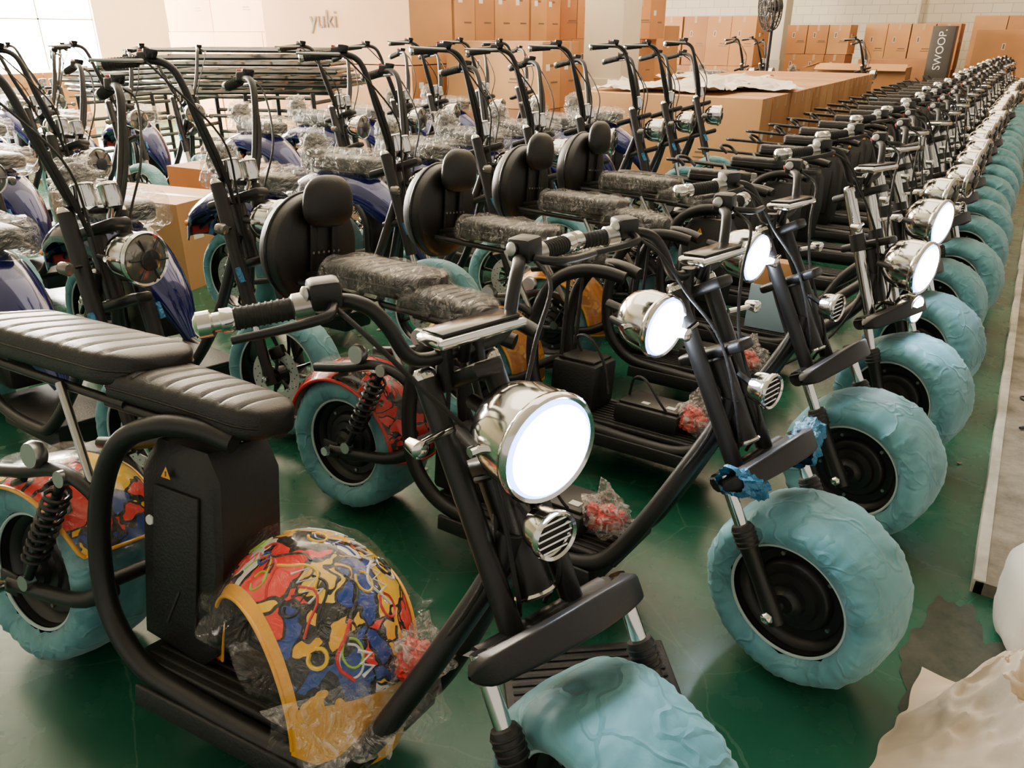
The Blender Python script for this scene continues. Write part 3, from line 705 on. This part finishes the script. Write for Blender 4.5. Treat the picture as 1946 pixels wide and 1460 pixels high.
def ap2(u,v):
    p=Vector((.24+.13*u,-.22+.36*v,.05+.10*(1-u)));return p+Vector((noise.noise(p*17)*.035,noise.noise(p*17+Vector((3,3,3)))*.035,abs(noise.noise(p*15))*.06))
mb.grid(ap2,30,34,FILME);obj('film_flap',mb.mesh('flap',80),None,fo)
obj('parts_bag',BAGS[0],T(1.12,.0,.33)@RZ(40)@Matrix.Scale(.9,4),s1)
mb=MB();mb.box((0,0,.014),(.46,.24,.022),PLAST,.006)
for i in range(8): mb.box((0,-.095+i*.027,.027),(.42,.011,.006),RUB,.002)
mb.add([(-.16,-.09,.031),(-.02,-.09,.031),(.04,.02,.031)],[(0,1,2)],WHITE)
obj('foot_plate',mb.mesh('foot_plate'),T(-.66,1.42,0)@RZ(38))

# ---------------------------------------------------------------- chopper rows
for i,y in enumerate([1.38,2.02,2.87,3.6,4.35,5.05,5.75,6.45,7.15]):
    scooterB(-3.80+random.uniform(-.03,.03),y,random.uniform(-4,4),15+random.uniform(-6,6),i)
for i,y in enumerate([1.9,2.5,4.75,5.45,6.15,6.85,7.5]):
    scooterB(-5.95+random.uniform(-.05,.05),y,random.uniform(-5,5),10+random.uniform(-10,10),i)
for i in range(4):
    scooterB(-8.0+random.uniform(-.1,.1),2.6+i*.75,random.uniform(-8,8),random.uniform(-20,10),i)
for i in range(3): scooterB(-10.3,3.2+i*.8,random.uniform(-8,8),random.uniform(-20,10),i)
for (x,y) in((-5.9,15.2),(-5.7,16.0),(-3.9,16.0)): scooterB(x,y,random.uniform(-20,20),0,1)

# ---------------------------------------------------------------- cartons
def carton(mb,c,size,mat,hole=True,tape=True,label=True):
    mb.box(c,size,mat,0); x,y,z=c;a,b,h=[q/2 for q in size]
    if tape:
        if size[0]>size[1]: mb.box((x,y,z+h+.001),(size[0]*.99,.05,.002),TAPE,0);mb.box((x+a+.001,y,z+h-.06),(.002,.05,.12),TAPE,0)
        else: mb.box((x,y,z+h+.001),(.05,size[1]*.99,.002),TAPE,0);mb.box((x,y-b-.001,z+h-.06),(.05,.002,.12),TAPE,0)
    if hole:
        mb.box((x-a*.3,y-b-.001,z+h*.3),(.035,.003,.09),INK,0);mb.box((x-a*.3,y-b-.0005,z+h*.3),(.05,.002,.105),WHITE,0)
        mb.box((x+a+.001,y,z+h*.3),(.003,.09,.03),INK,0)
    if label:
        mb.box((x+a*.45,y-b-.001,z-h*.1),(.14,.002,.02),INK,0);mb.box((x+a*.45,y-b-.001,z-h*.2),(.18,.002,.012),INK,0)
        mb.box((x+a+.001,y-b*.4,z+h*.25),(.002,.09,.07),WHITE,0)
        mb.box((x+a+.001,y+b*.3,z-h*.2),(.002,.16,.02),INK,0)
def stack(name,x0,x1,y0,y1,z0,dz,nz,dx,dy,gap=.014,mats=(CARD,CARD2,CARD3),**k):
    mb=MB();nx=max(1,round((x1-x0)/dx));ny=max(1,round((y1-y0)/dy));dx=(x1-x0)/nx;dy=(y1-y0)/ny
    for i in range(nx):
        for j in range(ny):
            for l in range(nz):
                jx=random.uniform(-.01,.01)
                carton(mb,(x0+dx*(i+.5)+jx,y0+dy*(j+.5)+jx,z0+dz*(l+.5)),(dx-gap,dy-gap,dz-.008),random.choice(mats),**k)
    return obj(name,mb.mesh(name,30,False))
stack('cardboard_box_stack',-4.35,-2.25,8.1,14.2,0,1.0,1,2.2,.36,mats=(CARD,CARD2),hole=False)
stack('cardboard_box_stack',-9.1,-6.5,7.9,11.5,0,.61,2,1.3,.6)
mb=MB();carton(mb,(-7.8,8.35,1.84),(2.55,.85,1.22),CARD2,hole=False,label=False);yk=obj('cardboard_box',mb.mesh('yuki_carton',30,False))
text(yk,'carton_lettering','yuki',.30,T(-7.95,7.915,1.74)@RX(90),INK,.002)
stack('cardboard_box_stack',-9.1,-6.5,8.8,11.6,1.23,1.2,1,2.6,.45,mats=(CARD2,CARD))
stack('cardboard_box_stack',-13.0,-9.4,9.2,10.6,0,.8,3,1.2,.8,mats=(CARD2,CARD2,CARD))
stack('cardboard_box_stack',-13.4,-11.4,4.9,6.6,0,.55,2,1.0,.6,mats=(CARD2,))
stack('cardboard_box_stack',-6.3,-4.9,8.3,9.2,0,.75,2,1.4,.45)
stack('cardboard_box_stack',-6.2,-5.6,9.6,10.2,0,.7,2,.5,.3)
stack('cardboard_box_stack',-8.6,-5.3,11.8,12.6,0,.75,2,.55,.8)
stack('cardboard_box_stack',-8.9,-5.2,12.0,12.6,1.5,.58,1,.3,.6,hole=False)
stack('cardboard_box_stack',-9.2,-5.6,13.6,14.3,0,.85,2,.6,.7)
stack('cardboard_box_stack',-7.2,-5.1,17.2,18.2,0,.95,2,.5,1.0,mats=(CARD,CARD3))
stack('cardboard_box_stack',-4.9,-3.6,18.8,19.6,0,.58,3,.5,.8)
stack('cardboard_box_stack',-3.2,-1.9,18.0,19.0,0,.55,2,1.9,.5)
stack('cardboard_box_stack',-3.4,-1.6,19.4,20.4,0,.88,2,.48,.5)
stack('cardboard_box_stack',-1.2,1.6,18.0,19.0,0,.82,2,1.3,.5)
stack('cardboard_box_stack',-1.4,1.6,19.6,20.6,0,.95,2,.65,.5,mats=(CARD2,CARD))
for (x,y,a,sz,m) in((-5.15,3.2,10,(1.15,.5,.58),CARD2),(-5.2,3.95,4,(.7,.45,.66),CARD)):
    mb=MB();carton(mb,(0,0,sz[2]/2),sz,m);obj('cardboard_box',mb.mesh('carton',30,False),T(x,y,0)@RZ(a))
mb=MB();mb.box((0,0,.85),(.38,.5,1.70),M('dark_print_carton',(.05,.045,.04),.6),.01);sw=obj('cardboard_box',mb.mesh('dark_carton'),T(-1.68,17.5,0))
text(sw,'carton_lettering','SWOOP.',.18,T(0,-.256,1.30)@RX(90)@RZ(90),WHITE,.002)
mb=MB();mb.box((0,0,.55),(1.6,.7,.9),CARD,0);mb.box((0,-.38,1.0),(1.6,.25,.01),CARD2,0,Matrix.Rotation(R(25),3,'X'));mb.box((-.9,0,1.02),(.3,.7,.01),CARD2,0,Matrix.Rotation(R(-20),3,'Y'));mb.box((0,0,.05),(1.5,.6,.1),CARD3,0)
obj('cardboard_box',mb.mesh('open_carton'),T(-2.9,17.0,0))
mb=MB();mb.box((0,0,.11),(.2,.2,.22),M('pale_blue_carton',(.35,.5,.62),.6),.003);mb.box((0,0,.28),(.18,.18,.12),CARD2,.002)
obj('small_carton',mb.mesh('small_carton'),s5.matrix_world@T(.90,0,.202))
def sheet(nm,cx,cy,cz,sx,sy,am,mat,seed,rot=0):
    mb=MB()
    def fn(u,v):
        x=(u-.5)*sx;y=(v-.5)*sy;p=Vector((x*2.5+seed,y*2.5,seed))
        return Vector((x+.08*noise.noise(p*2),y+.08*noise.noise(p*2+Vector((4,4,4))),.01+am*abs(noise.noise(p))+am*.4*abs(noise.noise(p*3))))
    mb.grid(fn,50,50,mat);return obj(nm,mb.mesh(nm,60),T(cx,cy,cz)@RZ(rot))
sheet('foam_sheet',-3.5,8.9,1.005,1.5,1.3,.16,PAPER,1.);sheet('foam_sheet',-2.9,9.6,1.005,1.1,1.4,.10,PAPER,5.,20);sheet('foam_sheet',-3.6,10.6,1.005,1.2,1.2,.12,PAPER,9.)

mb=MB()
def ladder(cx,cy,z,L,W,rot,mat=STEELF):
    m=Matrix.Rotation(R(rot),3,'Z')
    for s in(-1,1):
        a=m@Vector((-L/2,s*W/2,0));b=m@Vector((L/2,s*W/2,0));mb.rod(Vector((cx,cy,z))+a,Vector((cx,cy,z))+b,.022,mat,4)
    for k in range(7):
        x=-L/2+L*k/6;mb.rod(Vector((cx,cy,z))+m@Vector((x,-W/2,0)),Vector((cx,cy,z))+m@Vector((x,W/2,0)),.018,mat,4)
for k in range(7): ladder(random.uniform(-.2,.2),random.uniform(-.12,.12),1.0+.07*k,1.9,.7,random.uniform(-18,18))
for x in(-.8,0,.8):
    for y in(-.35,.35): mb.rod((x,y,0),(x,y,1.0),.03,STEELF,4)
    for z in(.3,.6,.9): mb.rod((x,-.35,z),(x,.35,z),.02,STEELF,4)
for z in(.25,.5,.75,.95):
    for y in(-.35,.35): mb.rod((-.8,y,z),(.8,y,z),.02,STEELF,4)
obj('steel_frame_pile',mb.mesh('steel_frame_pile',30),T(-7.4,6.3,0)@RZ(20))
mb=MB()
for k in range(6): ladder(random.uniform(-.1,.1),random.uniform(-.1,.1),.9+.06*k,1.4,.6,90+random.uniform(-14,14))
for x in(-.3,.3):
    for y in(-.6,0,.6): mb.rod((x,y,0),(x,y,.9),.03,STEELF,4)
    for z in(.2,.4,.6,.8): mb.rod((x,-.6,z),(x,.6,z),.02,STEELF,4)
obj('steel_frame_pile',mb.mesh('steel_frame_pile2',30),T(-9.6,6.2,0))

mb=MB()
mb.lathe([(0,.0),(.28,.0),(.28,.03),(.05,.05),(.03,.08)],(0,0,0),(0,0,1),BLACK,30);mb.rod((0,0,.05),(0,0,1.88),.03,BLACK)
C=Vector((-.04,-.12,1.98));A=Vector((-.75,-.6,-.1)).normalized();U=A.orthogonal().normalized();W=A.cross(U)
mb.rod(C-A*.2,C-A*.02,.085,BLACK,16);mb.rod((0,0,1.83),C-A*.12,.03,BLACK)
for off,rr in((-.06,.36),(.0,.38),(.06,.36),(.085,.24),(.09,.12),(-.085,.24)): mb.torus(C+A*off,A,rr,.010,BLACK,40,6)
for k in range(28):
    a=2*math.pi*k/28;d=U*math.cos(a)+W*math.sin(a)
    mb.tube([C+A*.09+d*.05,C+A*.085+d*.24,C+A*.06+d*.36,C+d*.38,C-A*.06+d*.36,C-A*.085+d*.24,C-A*.09+d*.06],.006,BLACK,5,1)
for k in range(3):
    a=2*math.pi*k/3;d=U*math.cos(a)+W*math.sin(a);e=A.cross(d)
    vs=[C+d*.04-e*.03,C+d*.04+e*.03,C+d*.32+e*.10+A*.03,C+d*.33-e*.06-A*.03,];mb.add(vs,[(0,1,2,3)],STEELF)
obj('pedestal_fan',mb.mesh('pedestal_fan',40),T(-4.15,14.9,0))

# ---------------------------------------------------------------- room shell
def floor_mat():
    m,nt,b=newmat('green_epoxy_floor');L=nt.links
    tc=N(nt,'ShaderNodeTexCoord')
    n1=N(nt,'ShaderNodeTexNoise',Scale=1.3,Detail=8.0);n2=N(nt,'ShaderNodeTexNoise',Scale=9.0,Detail=8.0)
    for n in(n1,n2):L.new(tc.outputs['Object'],n.inputs['Vector'])
    cr=N(nt,'ShaderNodeValToRGB');e=cr.color_ramp.elements;e[0].position=.35;e[0].color=(.007,.066,.036,1);e[1].position=.7;e[1].color=(.016,.105,.060,1)
    L.new(n1.outputs['Fac'],cr.inputs[0])
    c2=N(nt,'ShaderNodeValToRGB');e=c2.color_ramp.elements;e[0].position=.58;e[0].color=(0,0,0,1);e[1].position=.80;e[1].color=(.4,.4,.4,1)
    L.new(n2.outputs['Fac'],c2.inputs[0])
    mx=N(nt,'ShaderNodeMix',data_type='RGBA');L.new(c2.outputs[0],mx.inputs[0]);L.new(cr.outputs[0],mx.inputs[6]);mx.inputs[7].default_value=(.10,.13,.08,1)
    wv=N(nt,'ShaderNodeTexVoronoi',Scale=2.2,feature='DISTANCE_TO_EDGE')
    d=N(nt,'ShaderNodeMix',data_type='RGBA');d.inputs[0].default_value=.2;L.new(tc.outputs['Object'],d.inputs[6]);L.new(n1.outputs['Color'],d.inputs[7]);L.new(d.outputs[2],wv.inputs['Vector'])
    lt=N(nt,'ShaderNodeMath',operation='LESS_THAN');lt.inputs[1].default_value=.004;L.new(wv.outputs['Distance'],lt.inputs[0])
    ml=N(nt,'ShaderNodeMath',operation='MULTIPLY');ml.inputs[1].default_value=.3;L.new(lt.outputs[0],ml.inputs[0])
    m2=N(nt,'ShaderNodeMix',data_type='RGBA');L.new(ml.outputs[0],m2.inputs[0]);L.new(mx.outputs[2],m2.inputs[6]);m2.inputs[7].default_value=(.09,.18,.12,1)
    L.new(m2.outputs[2],b.inputs['Base Color'])
    mr=N(nt,'ShaderNodeMapRange');mr.inputs[3].default_value=.15;mr.inputs[4].default_value=.38;L.new(n2.outputs['Fac'],mr.inputs[0]);L.new(mr.outputs[0],b.inputs['Roughness'])
    bp=N(nt,'ShaderNodeBump',Strength=.05);L.new(n2.outputs['Fac'],bp.inputs['Height']);L.new(bp.outputs[0],b.inputs['Normal'])
    b.inputs['Specular IOR Level'].default_value=.38
    return m
def concrete(name,a,b2,scale=3.):
    m,nt,b=newmat(name);L=nt.links;tc=N(nt,'ShaderNodeTexCoord')
    n=N(nt,'ShaderNodeTexNoise',Scale=scale,Detail=10.0,Roughness=.7);L.new(tc.outputs['Object'],n.inputs['Vector'])
    cr=N(nt,'ShaderNodeValToRGB');e=cr.color_ramp.elements;e[0].position=.38;e[0].color=(*a,1);e[1].position=.65;e[1].color=(*b2,1)
    L.new(n.outputs['Fac'],cr.inputs[0]);L.new(cr.outputs[0],b.inputs['Base Color']);b.inputs['Roughness'].default_value=.8
    bp=N(nt,'ShaderNodeBump',Strength=.3);L.new(n.outputs['Fac'],bp.inputs['Height']);L.new(bp.outputs[0],b.inputs['Normal']);return m
def blockwall():
    m,nt,b=newmat('painted_block_wall');L=nt.links;tc=N(nt,'ShaderNodeTexCoord')
    mp=N(nt,'ShaderNodeMapping');mp.inputs['Rotation'].default_value=(R(90),0,0);L.new(tc.outputs['Object'],mp.inputs[0])
    br=N(nt,'ShaderNodeTexBrick',Scale=1.0);br.inputs['Color1'].default_value=(.74,.66,.50,1);br.inputs['Color2'].default_value=(.68,.60,.46,1);br.inputs['Mortar'].default_value=(.5,.42,.32,1)
    br.inputs['Brick Width'].default_value=.4;br.inputs['Row Height'].default_value=.2;br.inputs['Mortar Size'].default_value=.008
    L.new(mp.outputs[0],br.inputs['Vector']);L.new(br.outputs['Color'],b.inputs['Base Color']);b.inputs['Roughness'].default_value=.85;return m
WALL=blockwall();PLASTER=M('cream_plaster',(.74,.66,.52),.8,var=.06)
def plane(name,c,size,mat,bev=0):
    mb=MB();mb.box((0,0,0),size,mat,bev);return obj(name,mb.mesh(name,30,False),T(*c))
plane('floor',(-3.5,10,-.05),(24,34,.1),floor_mat())
plane('wall_back',(-3.5,22.6,2.6),(24,.2,5.2),WALL)
wl=MB()
wl.box((0,0,.3),(.2,29.5,.6),PLASTER,0);wl.box((0,0,4.7),(.2,29.5,1.0),PLASTER,0)
WIN=((2.6,5.4),(5.9,8.8),(13.0,15.6))
for a,b in((-7,2.6),(5.4,5.9),(8.8,13.0),(15.6,22.5)): wl.box((0,(a+b)/2-7.75,2.4),(.2,b-a,3.6),PLASTER,0)
obj('wall_left',wl.mesh('wall_left',30,False),T(-14.6,7.75,0))
PANE=M('daylit_window_glass',(1,.97,.9),.3,emit=80,ecol=(1.,.94,.84))
for k,(a,b) in enumerate(WIN):
    mb=MB();mb.box((0,0,0),(.02,b-a,3.6),PANE,0)
    for q in range(4): mb.box((.03,-(b-a)/2+(b-a)*q/3,0),(.04,.025,3.6),PLASTER,0)
    for q in range(4): mb.box((.03,0,-1.8+1.2*q),(.04,b-a,.025),PLASTER,0)
    obj('window_%d'%(k+1),mb.mesh('window',30,False),T(-14.6,(a+b)/2,2.4))
plane('ceiling',(-3.5,10,5.25),(24,34,.1),PLASTER)
for k,(x,y) in enumerate(((-5.25,10.85),(-9.3,12.8),(-5.6,20.3))):
    mb=MB();mb.box((0,0,2.6),(.60,.60,5.2),PLASTER,.02);mb.box((0,0,.5),(.64,.64,1.0),M('column_base_paint',(.5,.45,.36),.7),.01)
    obj('column',mb.mesh('column'),T(x,y,0))
for k,x in enumerate((-5,-1)):
    mb=MB();mb.rod((0,0,1.8),(0,0,5.1),.05,PLASTER,12);mb.rod((0,0,0),(0,0,1.8),.05,PLASTER,12);obj('wall_pipe',mb.mesh('pipe'),T(x+2.2,22.35,0))
apb=MB();CO=concrete('dirty_concrete',(.13,.105,.07),(.36,.31,.23),4.);ED=concrete('chalky_edge',(.45,.42,.34),(.68,.64,.54),8.)
apb.box((1.7,0,.02),(3.0,22,.05),CO,0);apb.box((.21,0,.0225),(.035,22,.056),ED,.004)
obj('floor_concrete_apron',apb.mesh('apron',30,False),T(-.02,13.4,0))
mb=MB()
def patch(u,v):
    a=2*math.pi*u;r=(1+.45*noise.noise(Vector((math.cos(a)*1.7,math.sin(a)*1.7,2)))+.15*noise.noise(Vector((math.cos(a)*6,math.sin(a)*6,2))))*v;return Vector((.13*r*math.cos(a),.30*r*math.sin(a),.0025))
mb.grid(patch,90,4,concrete('worn_floor_patch',(.025,.035,.02),(.07,.068,.045),9.),True);obj('floor_worn_patch',mb.mesh('patch'),T(.17,1.98,0))
mb=MB()
LEAF=M('dry_leaf',(.22,.18,.09),.8)
for i in range(70):
    x=random.uniform(-3.,.1);y=random.uniform(.9,5);s=random.uniform(.008,.026);a0=random.random()*6
    vs=[(x+s*random.uniform(.5,1)*math.cos(a0+k*1.047),y+s*random.uniform(.5,1)*math.sin(a0+k*1.047),.003+random.uniform(0,.004)) for k in range(6)]
    mb.add(vs,[tuple(range(6))],LEAF if i%3 else PAPER)
obj('floor_debris',mb.mesh('debris',30,False))
mb=MB()
for i in range(26):
    x=random.uniform(.26,.55);y=random.uniform(2.6,6)
    if i%2: mb.torus((x,y,.05),(random.uniform(-.2,.2),random.uniform(-.2,.2),1),random.uniform(.012,.022),.004,STEELF if i%4 else STEEL,18,6)
    else: mb.rod((x,y,.055),(x+.03*random.uniform(-1,1),y+.03,.052),.006,STEELF,6)
obj('loose_nuts_and_washers',mb.mesh('nuts'))
TARP=M('crumpled_kraft_sheet',(.62,.50,.36),.6,0,.5,9,var=.22,vs=5)
mb=MB()
def tf(u,v):
    x=u*1.1;y=v*.95;p=Vector((x*3,y*3,4))
    h=.40*min(1,u*1.5)**.8*(.45+.55*math.sin(math.pi*min(1,v*1.05)))
    rid=lambda q:1-2*abs(noise.noise(q))
    h+=.05*rid(p*1.0)+.06*rid(p*2.1+Vector((3,1,0)))+.04*rid(p*4.5)+.018*rid(p*9)
    return Vector((x+.12*noise.noise(p*.9)+.03*noise.noise(p*3),y+.12*noise.noise(p*.9+Vector((7,7,7)))+.03*noise.noise(p*3+Vector((2,2,2))),max(.008,h*min(1,u*5+.03)*min(1,v*8+.05)*min(1,(1-v)*8+.05))))
mb.grid(tf,180,160,TARP);obj('wrapping_paper_heap',mb.mesh('tarp',50),T(.02,1.04,0)@RZ(-2))
mb=MB();seat(mb,0,.5,.0,.26,.26,M('white_plastic_sack',(.66,.62,.54),.45,0,.5,10),0,infl=.02,seed=4)
obj('white_plastic_sack',mb.mesh('sack',60),T(.27,2.2,.01)@RZ(14))
GF=film('green_plastic_film',.4,(.1,.75,.15),18.)
sheet('green_plastic_film',.40,4.55,.05,.16,.35,.10,GF,3.)

# ---------------------------------------------------------------- lights
def area(name,loc,rot,sx,sy,e,col):
    l=bpy.data.lights.new(name,'AREA');l.shape='RECTANGLE';l.size=sx;l.size_y=sy;l.energy=e;l.color=col
    o=obj(name,l,T(*loc)@rot);return o
area('ceiling_lamp',(-3,4.5,5.1),Matrix(),5,6,230,(1,.88,.72))
area('ceiling_lamp',(-4,13,5.1),Matrix(),7,9,760,(1,.78,.52))
area('ceiling_lamp',(-10,7,5.1),Matrix(),5,9,850,(1,.82,.58))
area('window_daylight',(-14.3,6.5,2.5),RY(-90),3.4,7,3400,(1,.92,.80))
w=bpy.data.worlds.new('world');bpy.context.scene.world=w;w.use_nodes=True
w.node_tree.nodes['Background'].inputs[0].default_value=(1.,.90,.77,1);w.node_tree.nodes['Background'].inputs[1].default_value=.85
# ---------------------------------------------------------------- camera
cam=bpy.data.cameras.new('camera');cam.sensor_width=36;cam.lens=27.05;cam.clip_start=.02
co=obj('camera',cam,T(0,0,1.6)@RZ(32.6)@RX(90-24.6));bpy.context.scene.camera=co
